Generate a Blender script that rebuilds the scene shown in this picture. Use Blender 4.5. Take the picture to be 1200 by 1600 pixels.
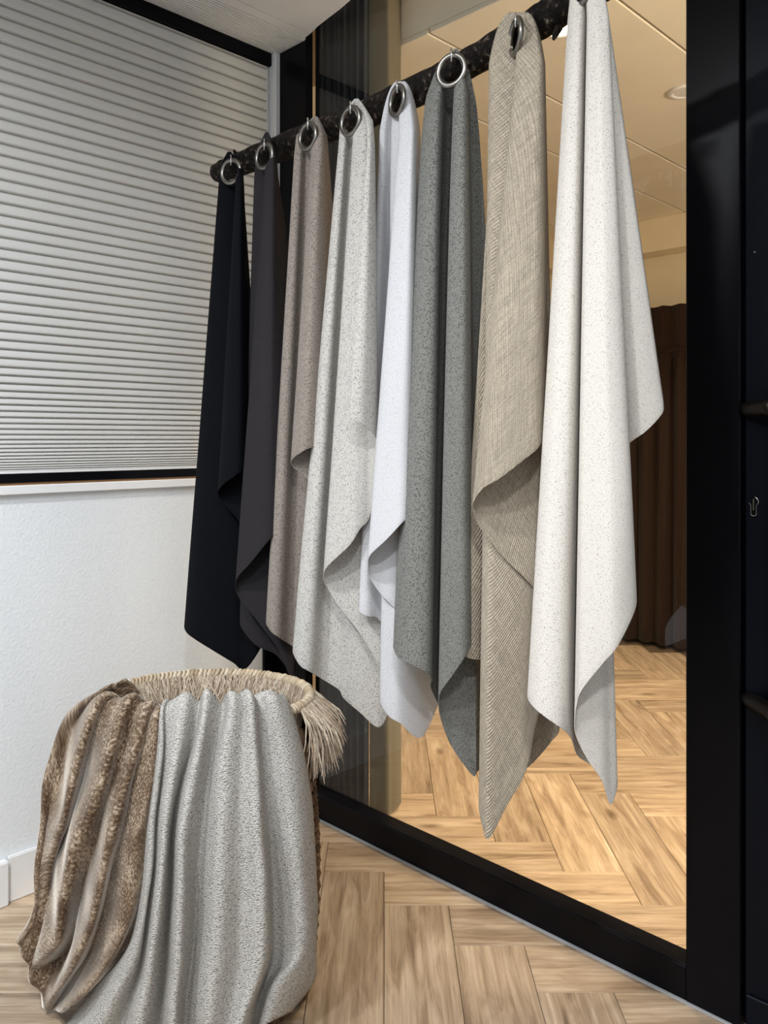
import bpy, bmesh, math, random
from mathutils import Vector, Matrix, Euler
from math import sin, cos, pi, sqrt, atan2, acos, radians

for o in list(bpy.data.objects):
    bpy.data.objects.remove(o, do_unlink=True)
scene = bpy.context.scene
COL = scene.collection
rnd = random.Random(7)

# ------------------------------------------------------------------ camera
F_PX = 1280.48; YAW = 0.7919; Y0 = 685.5
CAM = Vector((-1.6943, -2.1905, 1.2))
cam = bpy.data.cameras.new('camera')
cam.lens = F_PX * 36.0 / 1600.0
cam.sensor_width = 36.0
cam.shift_y = (Y0 - 800.0) / 1600.0
cam.clip_start = 0.02
camo = bpy.data.objects.new('camera', cam); COL.objects.link(camo)
camo.location = CAM
camo.rotation_euler = (pi / 2, 0, -YAW)
scene.camera = camo

# ------------------------------------------------------------------ world, exposure
world = bpy.data.worlds.new('daylight'); scene.world = world
world.use_nodes = True
bg = world.node_tree.nodes['Background']
bg.inputs[0].default_value = (0.82, 0.92, 1.0, 1)
bg.inputs[1].default_value = 0.75
scene.view_settings.view_transform = 'Standard'
scene.view_settings.look = 'None'
scene.view_settings.gamma = 1.0
scene.view_settings.exposure = 0.0
scene.view_settings.use_curve_mapping = False

LAMP_NEAR = 34.0      # watts of each near room downlight
LAMP_FAR = 10.5       # watts of each far room downlight

# ------------------------------------------------------------------ survey helpers
RV = Vector((cos(YAW), -sin(YAW), 0)); FV = Vector((sin(YAW), cos(YAW), 0))
def at_depth(u, v, t):
    return CAM + FV * t + RV * ((u - 600) / F_PX * t) + Vector((0, 0, (Y0 - v) / F_PX * t))
def on_x(u, v, x):
    d = FV + RV * ((u - 600) / F_PX)
    return at_depth(u, v, (x - CAM.x) / d.x)
def on_y(u, v, y):
    d = FV + RV * ((u - 600) / F_PX)
    return at_depth(u, v, (y - CAM.y) / d.y)
def on_z(u, v, z):
    return at_depth(u, v, (z - CAM.z) / ((Y0 - v) / F_PX))
def to_px(p):
    d = p - CAM; t = d.dot(FV)
    return 600 + F_PX * d.dot(RV) / t, Y0 - F_PX * d.z / t
def local(r, f, z):
    return Vector((CAM.x, CAM.y, 0)) + RV * r + FV * f + Vector((0, 0, z))

# ------------------------------------------------------------------ object helpers
def tag(o, label=None, cat=None, group=None, kind=None):
    if label: o['label'] = label
    if cat: o['category'] = cat
    if group: o['group'] = group
    if kind: o['kind'] = kind
    return o
def mesh_obj(name, mesh, mat=None, parent=None):
    o = bpy.data.objects.new(name, mesh); COL.objects.link(o)
    if mat and not mesh.materials: mesh.materials.append(mat)
    if parent is not None: o.parent = parent
    return o
def empty(name, loc=(0, 0, 0)):
    o = bpy.data.objects.new(name, None); COL.objects.link(o); o.location = loc
    o.empty_display_size = 0.05
    return o
def adopt(child, parent):
    """parent without moving (parents here are only translated)"""
    child.parent = parent
    child.matrix_parent_inverse = Matrix.Translation(-Vector(parent.location))
    return child
def from_data(name, verts, faces, smooth=False):
    m = bpy.data.meshes.new(name); m.from_pydata([tuple(v) for v in verts], [], faces); m.update()
    if smooth:
        for p in m.polygons: p.use_smooth = True
    return m
def bm_mesh(name, bm, smooth=False):
    m = bpy.data.meshes.new(name); bm.to_mesh(m); bm.free()
    if smooth:
        for p in m.polygons: p.use_smooth = True
    return m
def add_box(bm, a, b, bevel=0.0, seg=1):
    x0, y0, z0 = a; x1, y1, z1 = b
    r = bmesh.ops.create_cube(bm, size=1.0)
    vs = r['verts']
    for v in vs:
        v.co = Vector(((x0 + x1) / 2 + v.co.x * (x1 - x0), (y0 + y1) / 2 + v.co.y * (y1 - y0), (z0 + z1) / 2 + v.co.z * (z1 - z0)))
    if bevel:
        es = set()
        for v in vs: es.update(v.link_edges)
        bmesh.ops.bevel(bm, geom=list(es), offset=bevel, segments=seg, affect='EDGES', clamp_overlap=True)
def box(name, a, b, mat, parent=None, bevel=0.0, seg=1):
    bm = bmesh.new(); add_box(bm, a, b, bevel, seg)
    o = mesh_obj(name, bm_mesh(name, bm), mat)
    if parent is not None: adopt(o, parent)
    return o
def tube_data(path, radii, n=10, caps=True, verts=None, faces=None):
    verts = [] if verts is None else verts; faces = [] if faces is None else faces
    base = len(verts); path = [Vector(p) for p in path]
    if not isinstance(radii, (list, tuple)): radii = [radii] * len(path)
    ref = None
    for i, p in enumerate(path):
        t = (path[min(i + 1, len(path) - 1)] - path[max(i - 1, 0)]).normalized()
        if ref is None:
            ref = Vector((0, 0, 1)) if abs(t.z) < 0.9 else Vector((1, 0, 0))
        a = (ref - t * ref.dot(t)).normalized(); b = t.cross(a); ref = a
        for k in range(n):
            w = 2 * pi * k / n
            verts.append(p + (a * cos(w) + b * sin(w)) * radii[i])
    for i in range(len(path) - 1):
        for k in range(n):
            k2 = (k + 1) % n
            faces.append((base + i * n + k, base + i * n + k2, base + (i + 1) * n + k2, base + (i + 1) * n + k))
    if caps:
        faces.append(tuple(base + k for k in range(n))[::-1])
        faces.append(tuple(base + (len(path) - 1) * n + k for k in range(n)))
    return verts, faces
def tube(name, path, radii, mat, parent=None, n=10):
    v, f = tube_data(path, radii, n)
    o = mesh_obj(name, from_data(name, v, f, True), mat)
    if parent is not None: adopt(o, parent)
    return o
def torus_mesh(name, R, r, nu=40, nv=12, squash=1.0):
    v = []; f = []
    for i in range(nu):
        a = 2 * pi * i / nu
        for j in range(nv):
            b = 2 * pi * j / nv
            v.append(((R + r * cos(b)) * cos(a), (R + r * cos(b)) * sin(a), r * sin(b) * squash))
    for i in range(nu):
        for j in range(nv):
            f.append((i * nv + j, ((i + 1) % nu) * nv + j, ((i + 1) % nu) * nv + (j + 1) % nv, i * nv + (j + 1) % nv))
    return from_data(name, v, f, True)
def cr(p0, p1, p2, p3, t):
    """centripetal-ish Catmull-Rom on vectors"""
    return 0.5 * ((2 * p1) + (p2 - p0) * t + (2 * p0 - 5 * p1 + 4 * p2 - p3) * t * t + (3 * p1 - p0 - 3 * p2 + p3) * t ** 3)
def spline(pts, per):
    out = []; n = len(pts)
    for i in range(n - 1):
        p0 = pts[i - 1] if i > 0 else pts[0] * 2 - pts[1]
        p3 = pts[i + 2] if i + 2 < n else pts[-1] * 2 - pts[-2]
        for k in range(per):
            out.append(cr(p0, pts[i], pts[i + 1], p3, k / per))
    out.append(pts[-1].copy())
    return out
def spline_n(pts, n):
    """n samples, even in chord length"""
    fine = spline(pts, 24); L = [0.0]
    for a, b in zip(fine, fine[1:]): L.append(L[-1] + (b - a).length)
    out = []; j = 0
    for i in range(n):
        s = L[-1] * i / (n - 1)
        while j < len(L) - 2 and L[j + 1] < s: j += 1
        w = (s - L[j]) / max(L[j + 1] - L[j], 1e-9)
        out.append(fine[j].lerp(fine[j + 1], min(max(w, 0), 1)))
    return out

# ------------------------------------------------------------------ material helpers
def new_mat(name):
    m = bpy.data.materials.new(name); m.use_nodes = True
    nt = m.node_tree; b = nt.nodes['Principled BSDF']
    return m, nt, b
def node(nt, kind, **kw):
    n = nt.nodes.new(kind)
    for k, v in kw.items():
        if k.startswith('i_'):
            n.inputs[int(k[2:]) if k[2:].isdigit() else k[2:].replace('_', ' ')].default_value = v
        else: setattr(n, k, v)
    return n
def ramp(nt, fac, stops):
    r = nt.nodes.new('ShaderNodeValToRGB')
    e = r.color_ramp.elements
    while len(e) < len(stops): e.new(0.5)
    for el, (p, c) in zip(e, stops):
        el.position = p; el.color = (c[0], c[1], c[2], 1) if len(c) == 3 else c
    nt.links.new(fac, r.inputs[0])
    return r
def mix(nt, fac, a, b, mode='MIX'):
    m = nt.nodes.new('ShaderNodeMix'); m.data_type = 'RGBA'; m.blend_type = mode
    for s, val in ((m.inputs[0], fac), (m.inputs[6], a), (m.inputs[7], b)):
        if hasattr(val, 'is_output') or isinstance(val, bpy.types.NodeSocket): nt.links.new(val, s)
        elif isinstance(val, (int, float)): s.default_value = val
        else: s.default_value = (val[0], val[1], val[2], 1)
    return m.outputs[2]
def math_n(nt, op, a, b=None):
    m = nt.nodes.new('ShaderNodeMath'); m.operation = op
    for s, val in zip(m.inputs, (a, b)):
        if val is None: continue
        if isinstance(val, (int, float)): s.default_value = val
        else: nt.links.new(val, s)
    return m.outputs[0]
def simple(name, col, rough=0.5, metal=0.0, spec=0.5, bump=None, coat=0.0):
    m, nt, b = new_mat(name)
    b.inputs['Base Color'].default_value = (*col, 1)
    b.inputs['Roughness'].default_value = rough
    b.inputs['Metallic'].default_value = metal
    b.inputs['Specular IOR Level'].default_value = spec
    tc = node(nt, 'ShaderNodeTexCoord')
    nz = node(nt, 'ShaderNodeTexNoise'); nz.inputs['Scale'].default_value = bump[0] if bump else 6.0
    nz.inputs['Detail'].default_value = 4
    nt.links.new(tc.outputs['Object'], nz.inputs['Vector'])
    lo = tuple(c * 0.94 for c in col)
    r = ramp(nt, nz.outputs[0], [(0.3, lo), (0.7, col)])
    nt.links.new(r.outputs[0], b.inputs['Base Color'])
    if bump:
        bp = node(nt, 'ShaderNodeBump'); bp.inputs['Strength'].default_value = bump[1]; bp.inputs['Distance'].default_value = bump[2]
        nt.links.new(nz.outputs[0], bp.inputs['Height']); nt.links.new(bp.outputs[0], b.inputs['Normal'])
    return m
def emit_mat(name, col, s):
    m, nt, b = new_mat(name)
    b.inputs['Base Color'].default_value = (*col, 1)
    b.inputs['Emission Color'].default_value = (*col, 1)
    b.inputs['Emission Strength'].default_value = s
    return m
def glass_mat(name, tint=(1, 1, 1)):
    m, nt, b = new_mat(name)
    out = nt.nodes['Material Output']
    tr = node(nt, 'ShaderNodeBsdfTransparent'); tr.inputs[0].default_value = (*tint, 1)
    gl = node(nt, 'ShaderNodeBsdfGlossy'); gl.inputs['Roughness'].default_value = 0.0
    fr = node(nt, 'ShaderNodeFresnel'); fr.inputs[0].default_value = 1.45
    mx = node(nt, 'ShaderNodeMixShader')
    ge = node(nt, 'ShaderNodeNewGeometry')
    front = math_n(nt, 'SUBTRACT', 1.0, ge.outputs['Backfacing'])      # reflect once, on the way in
    fac = math_n(nt, 'MULTIPLY', math_n(nt, 'MULTIPLY', fr.outputs[0], front), 1.6)
    nt.links.new(fac, mx.inputs[0]); nt.links.new(tr.outputs[0], mx.inputs[1]); nt.links.new(gl.outputs[0], mx.inputs[2])
    nt.links.new(mx.outputs[0], out.inputs[0])
    return m

def fabric_mat(name, base, fleck, fleck_amt=0.45, fleck_scale=330, weave=700, weave_amt=0.12, light=None, bump=0.35, angle=45, slub=0.0, rough=0.92, cover=0.5, sheen=0.05):
    """woven cloth in UV metres: two thread directions on the bias, flecks, a little tone drift"""
    m, nt, b = new_mat(name)
    uv = node(nt, 'ShaderNodeTexCoord')
    mp = node(nt, 'ShaderNodeMapping'); mp.inputs['Rotation'].default_value = (0, 0, radians(angle))
    nt.links.new(uv.outputs['UV'], mp.inputs['Vector'])
    waves = []
    for d in ('X', 'Y'):
        w = node(nt, 'ShaderNodeTexWave', wave_type='BANDS', bands_direction=d)
        w.inputs['Scale'].default_value = weave; w.inputs['Distortion'].default_value = 0.7
        w.inputs['Detail'].default_value = 1.0; w.inputs['Detail Scale'].default_value = 0.6
        nt.links.new(mp.outputs[0], w.inputs['Vector']); waves.append(w)
    wv = math_n(nt, 'MULTIPLY', math_n(nt, 'ADD', waves[0].outputs['Fac'], waves[1].outputs['Fac']), 0.5)
    mp2 = node(nt, 'ShaderNodeMapping'); mp2.inputs['Scale'].default_value = (1.0, 0.75, 1)
    nt.links.new(mp.outputs[0], mp2.inputs['Vector'])
    vo = node(nt, 'ShaderNodeTexVoronoi'); vo.inputs['Scale'].default_value = fleck_scale
    nt.links.new(mp2.outputs[0], vo.inputs['Vector'])
    sp = node(nt, 'ShaderNodeSeparateColor'); nt.links.new(vo.outputs['Color'], sp.inputs[0])
    dot = ramp(nt, vo.outputs['Distance'], [(0.26, (1, 1, 1)), (0.50, (0, 0, 0))])
    pick = ramp(nt, sp.outputs[0], [(max(0.0, 1 - cover - .15), (0, 0, 0)), (min(1.0, 1 - cover + .15), (1, 1, 1))])
    fl = node(nt, 'ShaderNodeMath', operation='MULTIPLY'); nt.links.new(dot.outputs[0], fl.inputs[0]); nt.links.new(pick.outputs[0], fl.inputs[1])
    n2 = node(nt, 'ShaderNodeTexNoise'); n2.inputs['Scale'].default_value = fleck_scale * 1.2; n2.inputs['Detail'].default_value = 1
    nt.links.new(mp.outputs[0], n2.inputs['Vector'])
    lt = light or tuple(min(c * 1.14, 0.9) for c in base)
    tone = ramp(nt, n2.outputs[0], [(0.35, tuple(c * .86 for c in base)), (0.65, lt)])
    c = mix(nt, math_n(nt, 'MULTIPLY', fl.outputs[0], fleck_amt), tone.outputs[0], fleck)
    dk = ramp(nt, wv, [(0.1, (1 - weave_amt * 2,) * 3), (0.8, (1, 1, 1))])
    c = mix(nt, 1.0, c, dk.outputs[0], 'MULTIPLY')
    if slub:
        mp3 = node(nt, 'ShaderNodeMapping'); mp3.inputs['Scale'].default_value = (260, 14, 1)
        mp4 = node(nt, 'ShaderNodeMapping'); mp4.inputs['Scale'].default_value = (14, 260, 1)
        for q in (mp3, mp4):
            nt.links.new(mp.outputs[0], q.inputs['Vector'])
            s = node(nt, 'ShaderNodeTexNoise'); s.inputs['Scale'].default_value = 1.0; s.inputs['Detail'].default_value = 2
            nt.links.new(q.outputs[0], s.inputs['Vector'])
            sr = ramp(nt, s.outputs[0], [(0.35, (1 - slub,) * 3), (0.65, (1 + slub * .6,) * 3)])
            c = mix(nt, 1.0, c, sr.outputs[0], 'MULTIPLY')
    nt.links.new(c, b.inputs['Base Color'])
    b.inputs['Roughness'].default_value = rough; b.inputs['Specular IOR Level'].default_value = 0.15
    b.inputs['Sheen Weight'].default_value = sheen
    bp = node(nt, 'ShaderNodeBump'); bp.inputs['Strength'].default_value = bump; bp.inputs['Distance'].default_value = 0.002
    nt.links.new(wv, bp.inputs['Height']); nt.links.new(bp.outputs[0], b.inputs['Normal'])
    return m

def wood_mat(name):
    m, nt, b = new_mat(name)
    tc = node(nt, 'ShaderNodeTexCoord'); oi = node(nt, 'ShaderNodeObjectInfo')
    off = node(nt, 'ShaderNodeVectorMath', operation='SCALE'); off.inputs[0].default_value = (37.0, 11.0, 5.0)
    nt.links.new(oi.outputs['Random'], off.inputs['Scale'])
    add = node(nt, 'ShaderNodeVectorMath', operation='ADD')
    nt.links.new(tc.outputs['Object'], add.inputs[0]); nt.links.new(off.outputs[0], add.inputs[1])
    mp = node(nt, 'ShaderNodeMapping'); mp.inputs['Scale'].default_value = (1.2, 8.5, 1.0)
    nt.links.new(add.outputs[0], mp.inputs['Vector'])
    n1 = node(nt, 'ShaderNodeTexNoise'); n1.inputs['Scale'].default_value = 3.2; n1.inputs['Detail'].default_value = 8; n1.inputs['Roughness'].default_value = 0.62; n1.inputs['Distortion'].default_value = 0.9
    nt.links.new(mp.outputs[0], n1.inputs['Vector'])
    mp2 = node(nt, 'ShaderNodeMapping'); mp2.inputs['Scale'].default_value = (5.0, 160.0, 1.0)
    nt.links.new(add.outputs[0], mp2.inputs['Vector'])
    n2 = node(nt, 'ShaderNodeTexNoise'); n2.inputs['Scale'].default_value = 1.0; n2.inputs['Detail'].default_value = 4
    nt.links.new(mp2.outputs[0], n2.inputs['Vector'])
    w = node(nt, 'ShaderNodeTexWave', wave_type='BANDS', bands_direction='Y'); w.inputs['Scale'].default_value = 0.55
    w.inputs['Distortion'].default_value = 9.0; w.inputs['Detail'].default_value = 3; w.inputs['Detail Scale'].default_value = 0.8
    nt.links.new(mp.outputs[0], w.inputs['Vector'])
    base = ramp(nt, n1.outputs[0], [(0.28, (0.21, 0.145, 0.095)), (0.45, (0.385, 0.29, 0.203)), (0.68, (0.54, 0.435, 0.325))])
    wr = ramp(nt, w.outputs['Fac'], [(0.0, (0.80, 0.78, 0.755)), (0.35, (1, 1, 1))])
    c = mix(nt, 0.75, base.outputs[0], wr.outputs[0], 'MULTIPLY')
    fr = ramp(nt, n2.outputs[0], [(0.3, (0.74, 0.71, 0.69)), (0.6, (1.05, 1.05, 1.05))])
    c = mix(nt, 0.8, c, fr.outputs[0], 'MULTIPLY')
    vor = node(nt, 'ShaderNodeTexVoronoi'); vor.inputs['Scale'].default_value = 1.5
    mp3 = node(nt, 'ShaderNodeMapping'); mp3.inputs['Scale'].default_value = (1.6, 3.6, 1.0)
    nt.links.new(add.outputs[0], mp3.inputs['Vector']); nt.links.new(mp3.outputs[0], vor.inputs['Vector'])
    kn = ramp(nt, vor.outputs['Distance'], [(0.03, (0.35, 0.28, 0.22)), (0.12, (1, 1, 1))])
    c = mix(nt, 0.8, c, kn.outputs[0], 'MULTIPLY')
    pv = ramp(nt, oi.outputs['Random'], [(0.0, (0.80, 0.79, 0.78)), (1.0, (1.12, 1.10, 1.07))])
    c = mix(nt, 1.0, c, pv.outputs[0], 'MULTIPLY')
    nt.links.new(c, b.inputs['Base Color'])
    b.inputs['Roughness'].default_value = 0.5; b.inputs['Specular IOR Level'].default_value = 0.3
    bp = node(nt, 'ShaderNodeBump'); bp.inputs['Strength'].default_value = 0.15; bp.inputs['Distance'].default_value = 0.001
    nt.links.new(n2.outputs[0], bp.inputs['Height']); nt.links.new(bp.outputs[0], b.inputs['Normal'])
    return m

M = {}
M['wall'] = simple('white textured wall', (0.78, 0.81, 0.83), 0.75, bump=(120, 0.35, 0.004))
M['white'] = simple('white paint', (0.82, 0.82, 0.82), 0.45)
M['ceiling'] = simple('ceiling white', (0.88, 0.87, 0.85), 0.6)
M['cream'] = simple('cream plaster', (0.84, 0.74, 0.55), 0.8)
M['cream_ceiling'] = simple('cream ceiling', (0.88, 0.82, 0.69), 0.7)
M['black'] = simple('black lacquered steel', (0.0025, 0.0025, 0.004), 0.35, spec=0.12)
M['doorblack'] = simple('blue black door lacquer', (0.0022, 0.0035, 0.007), 0.4, spec=0.12)
M['caulk'] = simple('grey sealant', (0.33, 0.33, 0.33), 0.6)
M['floor_base'] = simple('dark floor joint', (0.10, 0.065, 0.04), 0.9)
M['wood'] = wood_mat('oak plank')
M['sillwood'] = simple('brown sill wood', (0.22, 0.11, 0.04), 0.5)
M['glass'] = glass_mat('partition glass', (0.97, 0.97, 0.96))
M['pane'] = glass_mat('window glass')
M['steel'] = simple('brushed antique steel', (0.24, 0.225, 0.205), 0.3, metal=1.0)
M['chrome'] = simple('chrome wire', (0.75, 0.75, 0.75), 0.2, metal=1.0)
M['bronze'] = simple('dark bronze handle', (0.022, 0.018, 0.016), 0.3, metal=0.6)
M['brass'] = simple('keyway metal', (0.30, 0.34, 0.24), 0.3, metal=1.0)

def blind_mat():
    m, nt, b = new_mat('grey pleated blind cloth')
    out = nt.nodes['Material Output']
    tc = node(nt, 'ShaderNodeTexCoord')
    nz = node(nt, 'ShaderNodeTexNoise'); nz.inputs['Scale'].default_value = 500; nt.links.new(tc.outputs['Object'], nz.inputs['Vector'])
    r = ramp(nt, nz.outputs[0], [(0.3, (0.73, 0.725, 0.705)), (0.7, (0.80, 0.795, 0.775))])
    d = node(nt, 'ShaderNodeBsdfDiffuse'); t = node(nt, 'ShaderNodeBsdfTranslucent')
    nt.links.new(r.outputs[0], d.inputs[0]); nt.links.new(r.outputs[0], t.inputs[0])
    mx = node(nt, 'ShaderNodeMixShader'); mx.inputs[0].default_value = 0.28
    nt.links.new(d.outputs[0], mx.inputs[1]); nt.links.new(t.outputs[0], mx.inputs[2]); nt.links.new(mx.outputs[0], out.inputs[0])
    return m
M['blind'] = blind_mat()

def bark_mat():
    m, nt, b = new_mat('dark bark')
    tc = node(nt, 'ShaderNodeTexCoord')
    n1 = node(nt, 'ShaderNodeTexNoise'); n1.inputs['Scale'].default_value = 75; n1.inputs['Detail'].default_value = 5; n1.inputs['Roughness'].default_value = 0.62
    nt.links.new(tc.outputs['Object'], n1.inputs['Vector'])
    r = ramp(nt, n1.outputs[0], [(0.40, (0.003, 0.002, 0.0016)), (0.55, (0.012, 0.0075, 0.0055)), (0.61, (0.045, 0.032, 0.024)), (0.70, (0.26, 0.22, 0.18))])
    nt.links.new(r.outputs[0], b.inputs['Base Color']); b.inputs['Roughness'].default_value = 0.7; b.inputs['Specular IOR Level'].default_value = 0.2
    bp = node(nt, 'ShaderNodeBump'); bp.inputs['Strength'].default_value = 1.0; bp.inputs['Distance'].default_value = 0.012
    nt.links.new(n1.outputs[0], bp.inputs['Height']); nt.links.new(bp.outputs[0], b.inputs['Normal'])
    return m
M['bark'] = bark_mat()

def velvet_mat():
    m, nt, b = new_mat('crushed brown velvet')
    tc = node(nt, 'ShaderNodeTexCoord')
    n1 = node(nt, 'ShaderNodeTexNoise'); n1.inputs['Scale'].default_value = 150; n1.inputs['Detail'].default_value = 6; n1.inputs['Roughness'].default_value = 0.75
    n2 = node(nt, 'ShaderNodeTexNoise'); n2.inputs['Scale'].default_value = 13; n2.inputs['Detail'].default_value = 3
    for n in (n1, n2): nt.links.new(tc.outputs['UV'], n.inputs['Vector'])
    s = math_n(nt, 'ADD', math_n(nt, 'MULTIPLY', n1.outputs[0], 0.75), math_n(nt, 'MULTIPLY', n2.outputs[0], 0.3))
    r = ramp(nt, s, [(0.42, (0.04, 0.021, 0.0105)), (0.52, (0.13, 0.08, 0.045)), (0.62, (0.45, 0.36, 0.265))])
    nt.links.new(r.outputs[0], b.inputs['Base Color'])
    b.inputs['Roughness'].default_value = 0.5; b.inputs['Specular IOR Level'].default_value = 0.4
    b.inputs['Sheen Weight'].default_value = 1.0; b.inputs['Sheen Roughness'].default_value = 0.3
    b.inputs['Sheen Tint'].default_value = (1.0, 0.93, 0.84, 1)
    bp = node(nt, 'ShaderNodeBump'); bp.inputs['Strength'].default_value = 0.2; bp.inputs['Distance'].default_value = 0.003
    nt.links.new(n1.outputs[0], bp.inputs['Height']); nt.links.new(bp.outputs[0], b.inputs['Normal'])
    return m
M['velvet'] = velvet_mat()

def boucle_mat():
    m, nt, b = new_mat('grey boucle knit')
    tc = node(nt, 'ShaderNodeTexCoord')
    mp = node(nt, 'ShaderNodeMapping'); mp.inputs['Rotation'].default_value = (0, 0, radians(-16)); mp.inputs['Scale'].default_value = (0.8, 1.9, 1)
    nt.links.new(tc.outputs['UV'], mp.inputs['Vector'])
    v = node(nt, 'ShaderNodeTexVoronoi'); v.inputs['Scale'].default_value = 330
    nt.links.new(mp.outputs[0], v.inputs['Vector'])
    n = node(nt, 'ShaderNodeTexNoise'); n.inputs['Scale'].default_value = 240; n.inputs['Detail'].default_value = 2
    nt.links.new(mp.outputs[0], n.inputs['Vector'])
    r = ramp(nt, v.outputs['Distance'], [(0.1, (0.64, 0.615, 0.575)), (0.5, (0.50, 0.48, 0.445)), (0.85, (0.26, 0.245, 0.225))])
    r2 = ramp(nt, n.outputs[0], [(0.3, (0.8, 0.8, 0.8)), (0.7, (1.1, 1.1, 1.1))])
    c = mix(nt, 1.0, r.outputs[0], r2.outputs[0], 'MULTIPLY')
    nt.links.new(c, b.inputs['Base Color']); b.inputs['Roughness'].default_value = 0.95; b.inputs['Specular IOR Level'].default_value = 0.1
    bp = node(nt, 'ShaderNodeBump', invert=True); bp.inputs['Strength'].default_value = 0.8; bp.inputs['Distance'].default_value = 0.003
    nt.links.new(v.outputs['Distance'], bp.inputs['Height']); nt.links.new(bp.outputs[0], b.inputs['Normal'])
    return m
M['boucle'] = boucle_mat()

def straw_mat(name, a, b_, c_):
    m, nt, b = new_mat(name)
    g = node(nt, 'ShaderNodeNewGeometry'); oi = node(nt, 'ShaderNodeObjectInfo')
    s = math_n(nt, 'FRACT', math_n(nt, 'ADD', g.outputs['Random Per Island'], oi.outputs['Random']))
    r = ramp(nt, s, [(0.0, a), (0.5, b_), (1.0, c_)])
    tc = node(nt, 'ShaderNodeTexCoord'); n = node(nt, 'ShaderNodeTexNoise'); n.inputs['Scale'].default_value = 160
    nt.links.new(tc.outputs['Object'], n.inputs['Vector'])
    r2 = ramp(nt, n.outputs[0], [(0.3, (0.75, 0.73, 0.7)), (0.7, (1.05, 1.05, 1.05))])
    nt.links.new(mix(nt, 1.0, r.outputs[0], r2.outputs[0], 'MULTIPLY'), b.inputs['Base Color'])
    b.inputs['Roughness'].default_value = 0.65
    return m
M['raffia'] = straw_mat('raffia fringe', (0.30, 0.22, 0.155), (0.50, 0.40, 0.30), (0.70, 0.61, 0.49))
M['rimstraw'] = straw_mat('rim straw', (0.40, 0.30, 0.19), (0.54, 0.44, 0.31), (0.66, 0.57, 0.44))
M['hyacinth'] = straw_mat('brown woven braid', (0.10, 0.055, 0.03), (0.16, 0.09, 0.045), (0.22, 0.13, 0.07))

def cloth_plain(name, col, scale=900, rough=0.9, sheen=0.1):
    m, nt, b = new_mat(name)
    tc = node(nt, 'ShaderNodeTexCoord'); n = node(nt, 'ShaderNodeTexNoise'); n.inputs['Scale'].default_value = scale
    nt.links.new(tc.outputs['Object'], n.inputs['Vector'])
    r = ramp(nt, n.outputs[0], [(0.3, tuple(c * .75 for c in col)), (0.7, tuple(c * 1.15 for c in col))])
    nt.links.new(r.outputs[0], b.inputs['Base Color']); b.inputs['Roughness'].default_value = rough; b.inputs['Sheen Weight'].default_value = sheen
    b.inputs['Specular IOR Level'].default_value = 0.15
    return m
M['curtain_brown'] = cloth_plain('brown curtain', (0.026, 0.011, 0.006), 300)
M['curtain_dark'] = cloth_plain('dark blue grey curtain', (0.035, 0.038, 0.046), 500)
M['curtain_khaki'] = cloth_plain('khaki curtain', (0.17, 0.145, 0.095), 700)

# ------------------------------------------------------------------ STRUCTURE
ZC = 2.479          # ceiling height
XB = 2.96           # back wall of the room behind the glass
GLASS_X = 0.03
Y_POST = -0.165     # corner post edge
Y_G1 = -1.422       # glass right edge
Y_DOOR = -1.536     # door edge

# floor: herringbone, planks at 45 degrees to the walls
W_P, L_P = 0.166, 0.664
floor = box('floor', (-3.6, -4.2, -0.06), (XB + 0.1, 2.2, -0.0125), M['floor_base'])
tag(floor, kind='structure')
bm = bmesh.new(); add_box(bm, (-L_P / 2 + .0006, -W_P / 2 + .0006, -0.012), (L_P / 2 - .0006, W_P / 2 - .0006, 0.0), 0.0012, 1)
plank_me = bm_mesh('plank', bm); plank_me.materials.append(M['wood'])
O_R, O_F = 0.0, 2.108
plank_n = 0
def in_view(r, f):
    if f < 0.85: return False
    p = local(r, f, 0)
    if p.x > XB - 0.05 or p.y > 2.05 or p.x < -2.3: return False
    if p.x < 0 and p.y > 0.5: return False
    return abs(r) < f * 0.469 + 0.62
for i in range(-40, 41):
    for j in range(-14, 15):
        bx, by = O_R + i * W_P + j * L_P, O_F - i * W_P + j * L_P
        for vert in (0, 1):
            if vert: r, f, rot = bx + W_P / 2, by - L_P / 2, 0.0
            else: r, f, rot = bx + W_P + L_P / 2, by - W_P / 2, 1.0
            if not in_view(r, f): continue
            o = bpy.data.objects.new('plank', plank_me); COL.objects.link(o)
            o.location = local(r, f, 0)
            flip = pi if rnd.random() < .5 else 0
            o.rotation_euler = (0, 0, (pi / 2 - YAW if vert else -YAW) + flip)
            o.parent = floor; plank_n += 1

# left wall with the window opening
WX0, WX1 = -2.2, -0.03
wl = box('wall_left', (-3.6, 0.0, -0.012), (0.03, 0.14, 1.055), M['wall']); tag(wl, kind='structure')
for a, b in (((-3.6, 0, 1.055), (WX0, 0.14, ZC)), ((WX1, 0.002, 1.055), (0.03, 0.14, ZC)), ((WX0, 0.0, ZC - .02), (WX1, .14, ZC))):
    box('wall_panel', a, b, M['wall'], wl)
wl_top = box('wall_upper', (-3.6, 0.0, ZC), (0.03, 0.14, 2.9), M['white'], wl)

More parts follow.
